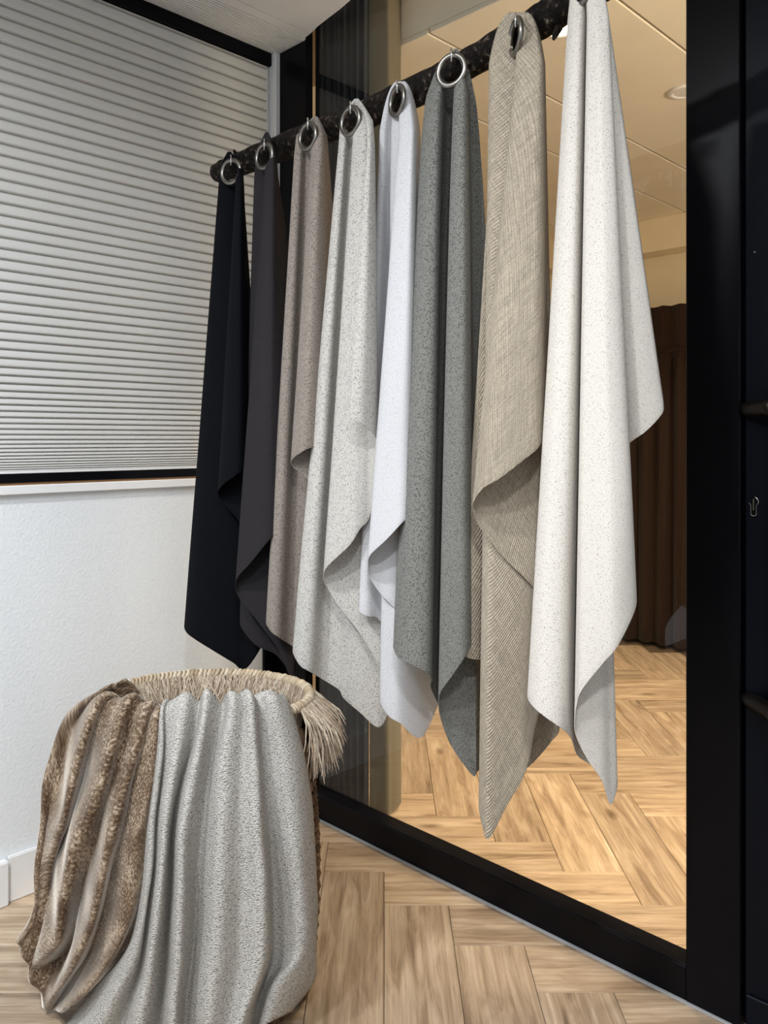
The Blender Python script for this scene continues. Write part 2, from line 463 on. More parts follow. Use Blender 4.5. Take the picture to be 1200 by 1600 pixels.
window = empty('window_1', ((WX0 + WX1) / 2, 0.07, 1.06)); tag(window, kind='structure')
box('head_frame', (WX0 - .02, -0.0165, 2.435), (-0.021, 0.12, ZC - 0.001), M['black'], window, .002)
box('bottom_frame', (WX0, 0.05, 1.08), (WX1, 0.12, 1.12), M['black'], window, .002)
box('side_frame', (WX0, 0.05, 1.08), (WX0 + .05, 0.12, 2.44), M['black'], window, .002)
box('side_frame', (WX1 - .05, 0.05, 1.08), (WX1, 0.12, 2.44), M['black'], window, .002)
box('pane', (WX0 + .05, 0.083, 1.12), (WX1 - .05, 0.089, 2.44), M['pane'], window)
box('sill', (WX0 - .04, -0.018, 1.0544), (-0.022, 0.12, 1.0784), M['white'], window, .002)
box('sill_board', (WX0, -0.006, 1.0784), (-0.03, 0.10, 1.0845), M['sillwood'], window)
trim = box('trim_1', (-0.0205, -0.035, 1.0544), (-0.0005, 0.001, ZC - .001), M['white'], None, .002); tag(trim, kind='structure')
bb = box('baseboard_left', (-0.868, -0.014, 0.0), (-0.048, 0.0, 0.118), M['white'], None, .003, 2); tag(bb, kind='structure')
cs = box('baseboard_step', (-2.6, -0.026, 0.0), (-0.872, 0.0, 0.114), M['white'], bb, .003, 2)

# glass partition: black steel frame, one big pane
part = empty('wall_right', (0.03, -0.8, 0.0)); tag(part, kind='structure')
box('corner_post', (0.0, Y_POST, 0.0), (0.031, 0.0, 2.9), M['black'], part, .002)
box('corner_flange', (-0.048, -0.012, 0.0), (0.0, 0.0, 1.054), M['black'], part, .001)
box('bottom_rail', (0.0, Y_G1, 0.0), (0.06, Y_POST, 0.075), M['black'], part, .002)
box('glazing_bead', (0.0015, Y_G1, 0.0748), (0.012, Y_POST, 0.079), M['black'], part, .0012)
box('top_rail', (0.0, Y_G1, 2.82), (0.06, Y_POST, 2.9), M['black'], part, .002)
box('post', (-0.002, Y_DOOR, 0.0), (0.062, Y_G1, 2.9), M['black'], part, .0025)
box('glass_pane', (GLASS_X, Y_G1, 0.0748), (GLASS_X + .008, Y_POST, 2.83), M['glass'], part)
ck = box('trim_2', (-0.009, Y_DOOR, 0.0), (0.0, Y_POST, 0.004), M['caulk'], None, .001); tag(ck, kind='structure')

# door to the right of the partition
door = empty('door_1', (0.02, -2.0, 0.0)); tag(door, kind='structure')
box('door_leaf', (0.003, -2.44, 0.012), (0.058, Y_DOOR - .007, 2.3), M['doorblack'], door, .003)
box('rebate', (0.03, Y_DOOR - .007, 0.0), (0.058, Y_DOOR, 2.3), M['black'], door)
box('kick_rail', (-0.004, -2.43, 0.012), (0.004, Y_DOOR - .012, 0.078), M['doorblack'], door, .002)
box('door_head', (0.0, -2.55, 2.3), (0.06, Y_DOOR, 2.9), M['black'], door)
hd = Vector((-0.62, -0.785, 0))
s1 = on_x(1165, 640, 0.003); s2 = on_x(1167, 1091, 0.003)
b1 = s1 + hd * 0.115; b2 = s2 + hd * 0.115
pull = tube('pull_handle', [Vector((b1.x, b1.y, b2.z - .08)), Vector((b1.x, b1.y, b2.z)), Vector((b1.x, b1.y, b1.z)), Vector((b1.x, b1.y, b1.z + .08))], .0175, M['bronze'], door, 16)
pull['label'] = 'dark bronze vertical pull handle'
for s in (s1, s2):
    tube('standoff', [s + hd * (.10 * k / 6) for k in range(7)], [.0135] + [.0165] * 6, M['bronze'], pull, 16)
# euro cylinder
kc = on_x(1178, 790, 0.0)
v = []; f = []; prof = []
prof = [(0.0088 * cos(radians(-55 + 290 * k / 22)), 0.008 + 0.0088 * sin(radians(-55 + 290 * k / 22))) for k in range(23)]
prof += [(-0.005, -0.017), (-0.003, -0.0195), (0.003, -0.0195), (0.005, -0.017)]
nP = len(prof)
for xx in (0.004, -0.002):
    for (py, pz) in prof: v.append((kc.x + xx, kc.y + py, kc.z + pz))
f.append(tuple(range(nP))); f.append(tuple(range(nP, 2 * nP))[::-1])
for k in range(nP): f.append((k, (k + 1) % nP, nP + (k + 1) % nP, nP + k))
cyl = adopt(mesh_obj('lock_cylinder', from_data('lock_cylinder', v, f), M['black']), door)
ev = [Vector((kc.x - .0012, kc.y + py * 1.04, kc.z + pz * 1.04)) for py, pz in prof[12:] + prof[:4]]
tube('edge_ring', ev, .0009, M['chrome'], cyl, 6)
box('keyway', (kc.x - .0028, kc.y - .0010, kc.z - .009), (kc.x - .0018, kc.y + .0010, kc.z + .0135), M['brass'], cyl)
sc = on_x(1179, 394, 0.003)
scr = tube('screw', [sc + Vector((.002, 0, 0)), sc + Vector((-.0018, 0, 0))], [.003, .0024], M['steel'], door, 10)

# ceiling of the near room: ribbed strip beside the window, plain panel, curved free edge by the glass
YS = -0.205
ceil = empty('ceiling', (-1.2, -1.5, ZC)); tag(ceil, kind='structure')
def slab(name, outline, z0, z1, mat, parent):
    n = len(outline)
    v = [(x, y, z0) for x, y in outline] + [(x, y, z1) for x, y in outline]
    f = [tuple(range(n)), tuple(range(n, 2 * n))[::-1]] + [(k, n + k, n + (k + 1) % n, (k + 1) % n) for k in range(n)]
    me = from_data(name, v, f); bm = bmesh.new(); bm.from_mesh(me); bmesh.ops.recalc_face_normals(bm, faces=bm.faces); bm.to_mesh(me); bm.free()
    o = mesh_obj(name, me, mat); adopt(o, parent); return o
edge = [(-0.016, YS - .003), (-0.030, -0.26), (-0.040, -0.32), (-0.050, -0.385), (-0.064, -0.45), (-0.085, -0.53), (-0.115, -0.63), (-0.155, -0.75), (-0.21, -0.90), (-0.30, -1.1), (-0.42, -1.35), (-0.60, -1.7), (-0.85, -2.1)]
slab('ceiling_panel', edge + [(-0.85, -3.2), (-2.6, -3.2), (-2.6, YS - .003)], ZC, ZC + .05, M['ceiling'], ceil)
slab('ceiling_border', [(-0.001, -0.165), (-0.010, -0.17), (-0.016, YS), (-2.6, YS), (-2.6, -0.165)], ZC, ZC + .05, M['ceiling'], ceil)
bm = bmesh.new(); nr = 14
for k in range(nr):
    ya = -0.002 - (0.163) * k / nr; yb = -0.002 - 0.163 * (k + .58) / nr
    add_box(bm, (-2.6, yb, ZC - .0005), (-0.0005, ya, ZC + .02))
add_box(bm, (-2.6, -0.165, ZC + .014), (-0.0005, 0, ZC + .05))
adopt(mesh_obj('ribbed_panel', bm_mesh('ribbed_panel', bm), M['ceiling']), ceil)
box('soffit', (-2.6, -3.2, 2.9), (XB + .1, 2.2, 2.96), M['white'], ceil)

wfr = box('wall_front', (-2.6, -3.3, -0.012), (0.0, -3.2, 2.9), M['wall']); tag(wfr, kind='structure')
wd = box('wall_door', (0.0, -3.3, -0.012), (0.06, -2.55, 2.9), M['black']); tag(wd, kind='structure')
# the room behind the glass
PK = 0.25           # curtain pocket along the glass
cl2 = box('ceiling_rear', (PK, -3.2, 2.5), (XB, 2.0, 2.56), M['cream_ceiling']); tag(cl2, kind='structure')
box('pocket_top', (0.071, -3.2, 2.68), (PK + .02, 2.0, 2.70), M['cream_ceiling'], cl2)
box('pocket_side', (PK, -3.2, 2.56), (PK + .02, 2.0, 2.68), M['cream_ceiling'], cl2)
for k, (ya, yb) in enumerate([(-3.2, -2.13), (-2.12, -1.56), (-1.55, -1.0), (-0.99, -0.475), (-0.465, -0.15), (-0.14, 0.55), (0.56, 1.2), (1.21, 2.0)]):
    box('ceiling_board', (PK, ya, 2.482), (XB - .001, yb, 2.4995), M['cream_ceiling'], cl2, .002)
wb = box('wall_back', (XB, -3.2, -0.012), (XB + .1, 2.0, 2.5), M['cream']); tag(wb, kind='structure')
tb = box('trim_3', (XB - .16, -3.2, 2.29), (XB - .001, 1.99, 2.4815), M['cream'], None, .003); tag(tb, kind='structure')
wf = box('wall_far', (0.071, 2.0, -0.012), (XB + .1, 2.1, 2.5), M['cream']); tag(wf, kind='structure')
wr = box('wall_rear', (0.032, 0.0005, -0.012), (0.07, 2.1, 2.9), M['cream']); tag(wr, kind='structure')

# ------------------------------------------------------------------ lamps
def downlight(name, x, y, z, label, power, col, lit=True, rad=0.055, size=0.10, spread=92):
    e = empty(name, (x, y, z)); tag(e, label, 'lamp')
    tr = mesh_obj('trim_ring', torus_mesh('trim_ring', rad, .011, 36, 10, .6), M['white']); tr.parent = e; tr.location = (0, 0, -.004)
    v, f = tube_data([(0, 0, -.001), (0, 0, -.006)], [rad * .86, rad * .80], 28)
    le = mesh_obj('lens', from_data('lens', v, f, False), emit_mat('lit lens ' + name, col, 12.0) if lit else M['white']); le.parent = e
    if lit:
        l = bpy.data.lights.new(name + '_light', 'AREA'); l.shape = 'DISK'; l.size = size; l.energy = power; l.color = col; l.spread = radians(spread)
        lo = bpy.data.objects.new('lamp_light', l); COL.objects.link(lo); lo.parent = e; lo.location = (0, 0, -.012)
    return e
WARM = (1.0, 0.80, 0.54); NEUT = (0.94, 0.97, 1.0)
p = on_z(878, 41, 2.482); downlight('downlight', p.x, p.y, 2.482, 'lit round downlight glowing beside the dark branch in the rear ceiling', LAMP_FAR, WARM)
p = on_z(1070, 142, 2.482); downlight('downlight', p.x, p.y, 2.482, 'unlit white ring downlight in the cream ceiling near the black post', 0, WARM, lit=False, rad=.05)
for (x, y) in ((1.2, -2.2), (1.4, 0.5), (0.55, -1.9), (2.1, -0.6)):  # additional unseen downlights, added to light the rear room
    downlight('downlight', x, y, 2.482, 'downlight added in the cream ceiling out of view to light the rear room', LAMP_FAR, WARM)['group'] = 'added rear room downlights out of view'
for (x, y) in ((-1.9, -0.95), (-2.3, -1.6), (-1.9, -2.5)):
    downlight('downlight', x, y, ZC, 'lit round downlight in the white ceiling above the camera', LAMP_NEAR, NEUT, size=.16, spread=165)['group'] = 'near room downlights out of view'

# globe added out of view as fill light for the rear ceiling
gp = empty('added_fill_globe', (0.36, -2.75, 1.95)); tag(gp, 'warm fill globe added out of view to brighten the rear ceiling', 'lamp')
gv, gf = tube_data([(0, 0, .09 * cos(pi * k / 14)) for k in range(1, 14)], [.09 * sin(pi * k / 14) for k in range(1, 14)], 24)
mesh_obj('globe', from_data('globe', gv, gf, True), emit_mat('added glowing globe', WARM, 6.0), gp)
gv, gf = tube_data([(0, 0, .09), (0, 0, .3), (0, 0, .531)], .004, 8); mesh_obj('cord', from_data('cord', gv, gf, True), M['black'], gp)
gl_ = bpy.data.lights.new('globe_light', 'POINT'); gl_.energy = 150; gl_.color = WARM; gl_.shadow_soft_size = .11
go = bpy.data.objects.new('lamp_light', gl_); COL.objects.link(go); go.parent = gp; go.location = (0, 0, -.22)

# ------------------------------------------------------------------ pleated blind
Ys = [10, 50, 92, 135, 178, 218, 262, 305, 346, 387, 428, 468, 507, 547, 588, 627, 665, 705, 741, 778, 815, 850, 886, 921, 956, 991, 1024, 1056, 1087, 1117, 1147, 1176, 1206, 1233, 1260, 1285, 1308, 1330, 1351, 1372, 1392, 1411, 1429, 1446, 1461, 1475, 1488, 1500, 1511, 1521, 1530, 1538, 1545, 1552]
zs = [on_y(0, q / 2.105, -0.012).z for q in Ys]
while zs[0] + .0365 < 2.43: zs.insert(0, zs[0] + .0365)
zs.insert(0, 2.4345)
BX0, BX1 = WX0 + .01, -0.034
blind = empty('pleated_blind', ((BX0 + BX1) / 2, 0.0, zs[-1])); tag(blind, 'grey horizontally pleated window blind, lowered, above the white wall', 'blind')
prof = [(0.000, 0.99), (-0.0042, 0.965), (-0.0068, 0.78), (-0.0088, 0.48), (-0.0102, 0.20), (-0.0096, 0.08), (-0.0055, 0.02), (0.000, 0.0)]
prof2 = [(0.032, 0.06), (0.034, .5), (0.032, 0.94)]
v = []; f = []; full = prof + prof2; n = len(full)
for xx in (BX0, BX1):
    for (py, pz) in full: v.append((xx - (BX0 + BX1) / 2, py, pz))
for k in range(n): f.append((k, (k + 1) % n, n + (k + 1) % n, n + k))
pleat_me = from_data('pleat', v, f, True); pleat_me.materials.append(M['blind'])
for za, zb in zip(zs, zs[1:]):
    o = bpy.data.objects.new('pleat', pleat_me); COL.objects.link(o); o.parent = blind
    o.location = (0, 0, zb - zs[-1]); o.scale = (1, 1, za - zb)
box('bottom_rail', (BX0, -0.012, zs[-1] - .006), (BX1, 0.034, zs[-1]), M['white'], blind, .001)
box('rail_base', (BX0, -0.009, 1.0846), (BX1, 0.03, zs[-1] - .006), M['black'], blind, .001)

# ------------------------------------------------------------------ branch
BR_X = -0.385
bp = [(340, 271, .026), (352, 266, .028), (378, 256, .030), (445, 228, .0325), (521, 198, .0315), (586, 173, .032), (680, 129, .031), (753, 88, .030), (815, 52, .0315), (858, 26, .032), (930, -20, .031), (1000, -68, .030)]
ctrl = [on_x(u, v_, BR_X) for u, v_, r in bp]
path = spline(ctrl, 8); rad = []
for i in range(len(path)):
    k = min(int(i / 8), len(bp) - 2); w = i / 8 - k
    rad.append((bp[k][2] * (1 - w) + bp[k + 1][2] * w))
branch = empty('tree_branch', path[0]); tag(branch, 'dark bark covered branch carrying the row of hanging fabrics', 'branch')
verts, faces = tube_data(path, rad, 18)
from mathutils import noise
vv = []
for i, p_ in enumerate(verts):
    c_ = path[min(i // 18, len(path) - 1)]
    d_ = (p_ - c_)
    s_ = 1 + .13 * noise.noise(p_ * 20) + .11 * noise.noise(p_ * 55 + Vector((3, 1, 7)))
    vv.append(c_ + d_ * s_)
adopt(mesh_obj('bark', from_data('bark', vv, faces, True), M['bark']), branch)
for (u, v_, l) in ((372, 247, .012), (664, 143, .016), (873, 44, .014)):
    q = on_x(u, v_, BR_X - .012)
    tube('twig_stub', [q, q + Vector((-.008, .002, l if u < 500 else -l)), q + Vector((-.012, .003, (l if u < 500 else -l) * 1.7))], [.008, .006, .003], M['bark'], branch, 8)
e_ = path[-2]
tube('hanging_wire', [e_, Vector((e_.x, e_.y, 2.6)), Vector((e_.x, e_.y, 2.8995))], .0015, M['steel'], branch, 6)

# ------------------------------------------------------------------ hanging fabric samples
PLANE = 0.437
RING_R, RING_r = 0.0295, 0.0058
ring_me = torus_mesh('eyelet', RING_R, RING_r, 44, 12, 0.8); ring_me.materials.append(M['steel'])
def uv_by_arc(me, cols, rows, grid):
    uvl = me.uv_layers.new(name='UVMap')
    U = [[0.0] * cols for _ in range(rows)]; V = [[0.0] * cols for _ in range(rows)]
    for r in range(rows):
        for c in range(1, cols): U[r][c] = U[r][c - 1] + (grid[r][c] - grid[r][c - 1]).length
        mid = U[r][cols // 2]
        for c in range(cols): U[r][c] -= mid
    for c in range(cols):
        for r in range(1, rows): V[r][c] = V[r - 1][c] + (grid[r][c] - grid[r - 1][c]).length
    for lp in me.loops:
        r, c = divmod(lp.vertex_index, cols)
        uvl.data[lp.index].uv = (U[r][c], V[r][c])
def sheet_mesh(name, grid, skip=None):
    rows, cols = len(grid), len(grid[0])
    verts = [p for row in grid for p in row]; faces = []
    for r in range(rows - 1):
        for c in range(cols - 1):
            if skip and skip(r, c): continue
            faces.append((r * cols + c, r * cols + c + 1, (r + 1) * cols + c + 1, (r + 1) * cols + c))
    me = from_data(name, verts, faces, True)
    uv_by_arc(me, cols, rows, grid)
    return me
def add_solidify(o, t):
    m = o.modifiers.new('thickness', 'SOLIDIFY'); m.thickness = t; m.offset = 0.0
    w = o.modifiers.new('normals', 'WEIGHTED_NORMAL'); w.mode = 'FACE_AREA'; w.weight = 50; w.keep_sharp = False

def fabric(label, mat, tip, ay, gens, ring, ratio, p=1.0, q=0.5, seed=0, plane=PLANE, thick=.0022, twist=.0006, peak=None):
    """gens: (x at the eyelet, x and y of the hem, fold depth) along the cloth from one edge to the other"""
    rr = random.Random(seed)
    pc = sum(g[1] for g in gens) / len(gens)
    TOP, LOW, SUB = 26, 64, 6
    grid = []
    for r in range(TOP + LOW + 1):
        if r < TOP:
            s = 0.02 + 0.98 * r / TOP; t = 0.0
        else: s = 1.0; t = (r - TOP) / LOW
        row = []
        for (ax, hx, hy, off) in gens:
            if r < TOP:
                sp = s ** q if peak is None else peak * min(1.0, s / .5) ** .75 + (1 - peak) * s
                u = tip[0] + (ax - tip[0]) * sp; v_ = tip[1] + (ay - tip[1]) * s; k = 0.45 * s
            else:
                e = t ** p
                u = ax + (hx - ax) * e; v_ = ay + (hy - ay) * t; k = 0.45 + 0.55 * e ** .6
            d = plane + off * k + twist * (pc - u) * (0.3 + 0.7 * t)
            row.append(on_x(u, v_, -d))
        row = spline(row, SUB)
        if r >= TOP:
            for c, q_ in enumerate(row):
                n_ = noise.noise(Vector((c * .045 + seed * 9.1, t * 3.1, seed)))
                q_.x += 0.006 * n_ * t; q_.y += 0.004 * n_ * t
        grid.append(row)
    cx, cy, ry = ring
    rx = ry * ratio
    def skip(r, c):
        if r > TOP + 12: return False
        m = (grid[r][c] + grid[r + 1][c + 1]) * .5
        u, v_ = to_px(m)
        return ((u - cx) / (rx * .80)) ** 2 + ((v_ - cy) / (ry * .83)) ** 2 < 1
    rc = on_x(cx, cy, -(plane + .012))
    e = empty('fabric_sample', rc); tag(e, label, 'fabric', 'fabric samples hanging from the branch')
    cl = mesh_obj('cloth', sheet_mesh('cloth', grid, skip), mat); adopt(cl, e); add_solidify(cl, thick)
    # eyelet, turned so that it shows the photographed ellipse
    vd = (rc - CAM); al = atan2(vd.y, vd.x) - acos(min(ratio, 1.0))
    nrm = Vector((-cos(al), -sin(al), 0)); side = Vector((0, 0, 1)).cross(nrm)
    o = bpy.data.objects.new('eyelet', ring_me); COL.objects.link(o); o.parent = e
    o.rotation_mode = 'QUATERNION'
    o.rotation_quaternion = Matrix((side, Vector((0, 0, 1)), -side.cross(Vector((0, 0, 1))) * -1)).transposed().to_quaternion()
    # hook screwed into the branch
    fr = Vector((-vd.x, -vd.y, 0)).normalized()
    T = rc + Vector((0, 0, RING_R)) + side * 0.0
    hp = [T + fr * .007 + Vector((0, 0, -.016)), T + fr * .0125 + Vector((0, 0, -.006)), T + fr * .011 + Vector((0, 0, .006)), T + fr * .003 + Vector((0, 0, .0125)),
          T - fr * .010 + Vector((0, 0, .012)), Vector((BR_X - .022, T.y + .02, T.z + .006))]
    tube('hook', spline(hp, 4), .0016, M['chrome'], branch, 8)
    return e

mats = {
 1: fabric_mat('navy black felt', (0.0018, 0.0022, 0.0042), (0.001, 0.001, 0.002), .3, 600, 180, .08, bump=.15, sheen=0),
 2: fabric_mat('charcoal rib', (0.036, 0.032, 0.035), (0.012, 0.011, 0.014), .5, 500, 105, .26, bump=.6, angle=0, sheen=0),
 3: fabric_mat('taupe melange', (0.31, 0.265, 0.23), (0.04, 0.033, 0.03), .9, 430, 190, .06, cover=.6),
 4: fabric_mat('light stone melange', (0.57, 0.545, 0.505), (0.07, 0.07, 0.066), .9, 410, 190, .05, cover=.5),
 5: fabric_mat('white melange', (0.61, 0.605, 0.62), (0.22, 0.22, 0.24), .6, 400, 190, .04, cover=.16),
 6: fabric_mat('grey green melange', (0.245, 0.243, 0.222), (0.015, 0.016, 0.016), .9, 430, 130, .16, bump=.5, angle=20, cover=.65),
 7: fabric_mat('khaki linen', (0.52, 0.445, 0.345), (0.22, 0.18, 0.13), .45, 330, 66, .16, bump=.9, angle=45, slub=.16),
 8: fabric_mat('oatmeal melange', (0.68, 0.635, 0.58), (0.20, 0.17, 0.15), .7, 410, 120, .05, angle=10, cover=.2),
}
fabric('black navy fabric hanging nearest the blind, leftmost on the branch', mats[1], (358, 236), 292,
 [(381,395,722,.0),(377,375,738,.045),(372,352,755,.05),(369,342,766,.04),(369,341,774,.03),(370,347,785,.02),(373,367,807,.01),(377,395,850,0),(380,425,950,-.02),(378,412,1003,-.04),(372,383,1046,-.035),(365,364,1035,-.02),(355,330,1014,0),(348,305,998,.008),(344,292,988,.005),(342,288,978,-.003),(344,293,972,-.025)],
 (361,268,18), .78, seed=1, peak=.85)
fabric('charcoal ribbed fabric hanging between the black and the taupe one', mats[2], (417, 205), 275,
 [(434,505,760,-.06),(430,440,825,.03),(425,417,848,.055),(419,392,879,.055),(415,372,902,.04),(414,369,916,.03),(415,374,935,.02),(419,399,966,.01),(424,420,994,.003),(429,436,1016,-.005),(433,452,1054,-.015),(432,458,1058,-.03),(424,433,1024,-.045),(412,405,1011,-.03),(404,389,997,-.022),(398,375,976,-.02),(400,380,965,-.04)],
 (413,244,16.5), .65, seed=2, peak=.7)
fabric('taupe speckled fabric hanging right of the charcoal one', mats[3], (494, 181), 245,
 [(513,545,640,-.06),(505,500,690,.03),(496,475,704,.06),(488,456,719,.045),(486,459,731,.03),(488,477,745,.02),(495,505,790,.005),(500,520,900,-.015),(495,500,1038,-.04),(484,470,1018,-.035),(477,450,1005,-.025),(470,436,996,.006),(464,424,987,.016),(460,416,973,.01),(462,421,968,-.02)],
 (481,213,21), .62, seed=3, peak=.8)
fabric('light stone grey speckled fabric with a loose strip at its right', mats[4], (557, 153), 225,
 [(574,547,655,.115),(580,569,665,.105),(585,592,700,.06),(577,580,800,.045),(572,562,827,.055),(566,546,852,.06),(556,512,885,.05),(552,506,902,.035),(552,511,917,.02),(556,531,949,.01),(562,561,988,.003),(570,593,1039,-.005),(576,618,1080,-.02),(574,607,1113,-.04),(568,591,1136,-.04),(560,561,1112,-.03),(552,537,1091,-.035),(550,529,1077,-.035),(545,502,1060,-.028),(540,485,1050,.008),(535,469,1040,.018),(530,458,1019,.008),(532,463,1012,-.02)],
 (547.5,189,22), .66, seed=4, peak=.8)
fabric('white lightly flecked fabric hanging left of the grey green one', mats[5], (626, 126), 205,
 [(656,662,770,-.05),(650,648,797,.03),(644,630,815,.065),(634,604,843,.065),(626,578,868,.055),(624,575,885,.04),(625,578,902,.025),(629,594,926,.012),(636,621,955,.005),(645,655,1000,-.03),(652,695,1080,-.08),(648,684,1102,-.075),(638,657,1153,-.035),(626,625,1130,0),(617,606,1116,.0),(612,594,1085,-.01),(615,612,1020,-.05),(608,593,969,-.035),(600,574,963,-.01),(594,561,955,-.01),(596,566,950,-.035)],
 (620.5,157.5,25), .48, seed=5, q=.4)
fabric('grey green speckled fabric with a wide round eyelet and deep dark groove', mats[6], (714, 75), 150,
 [(670,621,1005,-.025),(667,615,1010,-.005),(672,623,1028,.018),(680,640,1036,.035),(687,667,1051,.028),(692,676,1062,.0),(696,674,1075,-.045),(702,690,1110,-.075),(712,730,1180,-.08),(722,754,1198,-.06),(722,746,1204,-.03),(719,740,1212,-.025),(715,722,1191,-.015),(710,703,1161,-.005),(710,689,1123,.008),(710,685.5,1098,.022),(712,689,1081,.035),(717,705,1058,.045),(724,725,1028,.045),(730,738,1000,.02),(732,745,960,-.03),(742,785,880,-.05)],
 (705.5,110,25.5), .88, p=.75, seed=6, peak=.42)
fabric('khaki coarse linen fabric reaching lowest, next to the grey green one', mats[7], (812, 18), 100,
 [(851,862,640,-.03),(846,845,693,.055),(832,815,721,.07),(822,780,748,.07),(813,755,763,.062),(808,740,784,.05),(807,740,797,.035),(808,749,823,.025),(815,785,869,.012),(825,832,916,.003),(836,885,985,-.01),(834,880,1020,-.018),(828,842,1114,-.012),(822,823,1201,-.01),(800,790,1262,0),(775,764,1311,.008),(768,755,1294,.005),(765,749,1256,-.01),(770,765,1240,-.04),(812,825,1199,-.06),(825,862,1158,-.06),(832,874,1135,-.06),(830,868,1060,-.075),(800,790,1035,-.075),(787,745,1030,-.04),(780,728,1024,-.03),(776,720,1003,-.03),(778,724,995,-.05)],
 (805.5,57,30), .33, seed=7, q=.3)
fabric('oatmeal white flecked fabric, the rightmost on the branch', mats[8], (912, -58), 30,
 [(951,1036,627,-.01),(948,1034,646,.0),(942,1010,673,.005),(937,985,691,-.005),(932,960,715,-.04),(925,920,800,-.065),(905,870,950,-.06),(892,835,1070,-.035),(888,825,1084,-.01),(890,829,1098,.01),(897,847,1116,.028),(907,876,1137,.027),(914,892,1152,-.004),(918,903,1180,-.05),(922,925,1195,-.065),(928,957,1218,-.045),(929,964,1228,-.03),(927,954,1257,-.02),(924,941,1221,-.008),(920,917,1185,.002),(918,900,1150,.012),(918,899,1122,.026),(919,902,1100,.036),(922,910,1077,.046),(930,941,1037,.055),(936,964,1010,.058),(949,989,960,.045),(951,994,935,.025),(948,985,925,.0)],
 (909,-22,32), .6, seed=8, q=.35)

# ------------------------------------------------------------------ basket
BC_R, BC_F = -0.391, 1.80
RIM_Z = 0.645; RA, RB = 0.228, 0.182
bc = local(BC_R, BC_F, 0)
basket = empty('basket', bc); tag(basket, 'woven straw basket with a raffia fringed rim, draped with two throws', 'basket')
def ell(a, A, B, z): return local(BC_R + A * cos(a), BC_F + B * sin(a), z)
# braided rows of the body
ROWS = 20
def braid_mesh():
    v = []; f = []; nu, nv = 132, 7
    for i in range(nu):
        a = 2 * pi * i / nu
        ph = i / nu * 66 * 2 * pi
        rr_ = .0150 * (1 + .22 * sin(ph)); dr = .004 * cos(ph / 2)
        for j in range(nv):
            b_ = 2 * pi * j / nv
            v.append(((1 + (dr + rr_ * cos(b_)) / .22) * cos(a), (1 + (dr + rr_ * cos(b_)) / .22) * sin(a), rr_ * 1.12 * sin(b_ + ph * .25)))
    for i in range(nu):
        for j in range(nv):
            f.append((i * nv + j, ((i + 1) % nu) * nv + j, ((i + 1) % nu) * nv + (j + 1) % nv, i * nv + (j + 1) % nv))
    m = from_data('braid_row', v, f, True); m.materials.append(M['hyacinth']); return m
braid_me = braid_mesh()
for k in range(ROWS):
    z = 0.017 + (RIM_Z - .085 - .017) * k / (ROWS - 1)
    s = k / (ROWS - 1)
    bul = 1.0 + .10 * sin(pi * min(1, s * .9 + .1))
    o = bpy.data.objects.new('braid_row', braid_me); COL.objects.link(o); o.parent = basket
    o.location = (0, 0, z); o.scale = (RA * .93 * bul, RB * .93 * bul, 1); o.rotation_euler = (0, 0, -YAW + 0.0)
v, f = tube_data([(0, 0, 0.004), (0, 0, 0.02)], 1.0, 40)
o = mesh_obj('basket_base', from_data('basket_base', v, f), M['hyacinth'], basket); o.scale = (RA * .93, RB * .93, 1); o.rotation_euler = (0, 0, -YAW)
# wrapped rim
NW = 136
wrap_me = torus_mesh('rim_wrap', .0088, .0028, 16, 6, 1.6); wrap_me.materials.append(M['rimstraw'])
for k in range(NW):
    a = 2 * pi * k / NW
    p0 = ell(a, RA, RB, RIM_Z - .011); p1 = ell(a + .01, RA, RB, RIM_Z - .011)
    tdir = (p1 - p0).normalized()
    o = bpy.data.objects.new('rim_wrap', wrap_me); COL.objects.link(o); o.parent = basket
    o.location = p0 - bc
    o.rotation_mode = 'QUATERNION'
    ax = (tdir + Vector((rnd.uniform(-.09, .09), rnd.uniform(-.09, .09), .5 + rnd.uniform(-.1, .1)))).normalized()
    o.rotation_quaternion = ax.to_track_quat('Z', 'Y')
    s = rnd.uniform(.9, 1.12); o.scale = (s, s, rnd.uniform(.9, 1.3))
pts = [ell(2 * pi * k / 72, RA, RB, RIM_Z - .011) - bc for k in range(73)]
v, f = tube_data(pts, .0085, 8, False); o = mesh_obj('rim_core', from_data('rim_core', v, f, True), M['hyacinth'], basket)
# fringe strands inside and outside the rim
fv, ff = [], []
def strand(path, r):
    tube_data(path, [r, r * .95, r * .8, r * .35], 3, False, fv, ff)
for side_in in (1, 0):
    N = 1600 if side_in else 1500
    for k in range(N):
        a = rnd.uniform(-0.35, 3.2) if side_in else rnd.uniform(-0.42, 2.5)
        sgn = -1 if side_in else 1
        L = rnd.uniform(.06, .11) if side_in else rnd.uniform(.05, .13)
        w_ = rnd.uniform(-.005, .05) * rnd.uniform(.3, 1)
        out = [(0, -.016), (.010 if side_in else .020 + w_ * .3, -.028 - L * .2), (.014 if side_in else .03 + w_ * .7, -.03 - L * .55), (rnd.uniform(.008, .022) if side_in else .032 + w_, -.03 - L)]
        drift = rnd.gauss(0, .11); rad0 = .004 + rnd.uniform(0, .007)
        pth = []
        for q_, (rr_, dz) in enumerate(out):
            aa = a + drift * (q_ / 3) + rnd.gauss(0, .008)
            pth.append(ell(aa, RA + sgn * (rad0 + rr_), RB + sgn * (rad0 + rr_), RIM_Z + dz + .004) - bc)
        strand(pth, rnd.uniform(.0009, .0030) if side_in else rnd.uniform(.0008, .0022))
o = mesh_obj('raffia_fringe', from_data('raffia_fringe', fv, ff, True), M['raffia'], basket); o['kind'] = 'stuff'

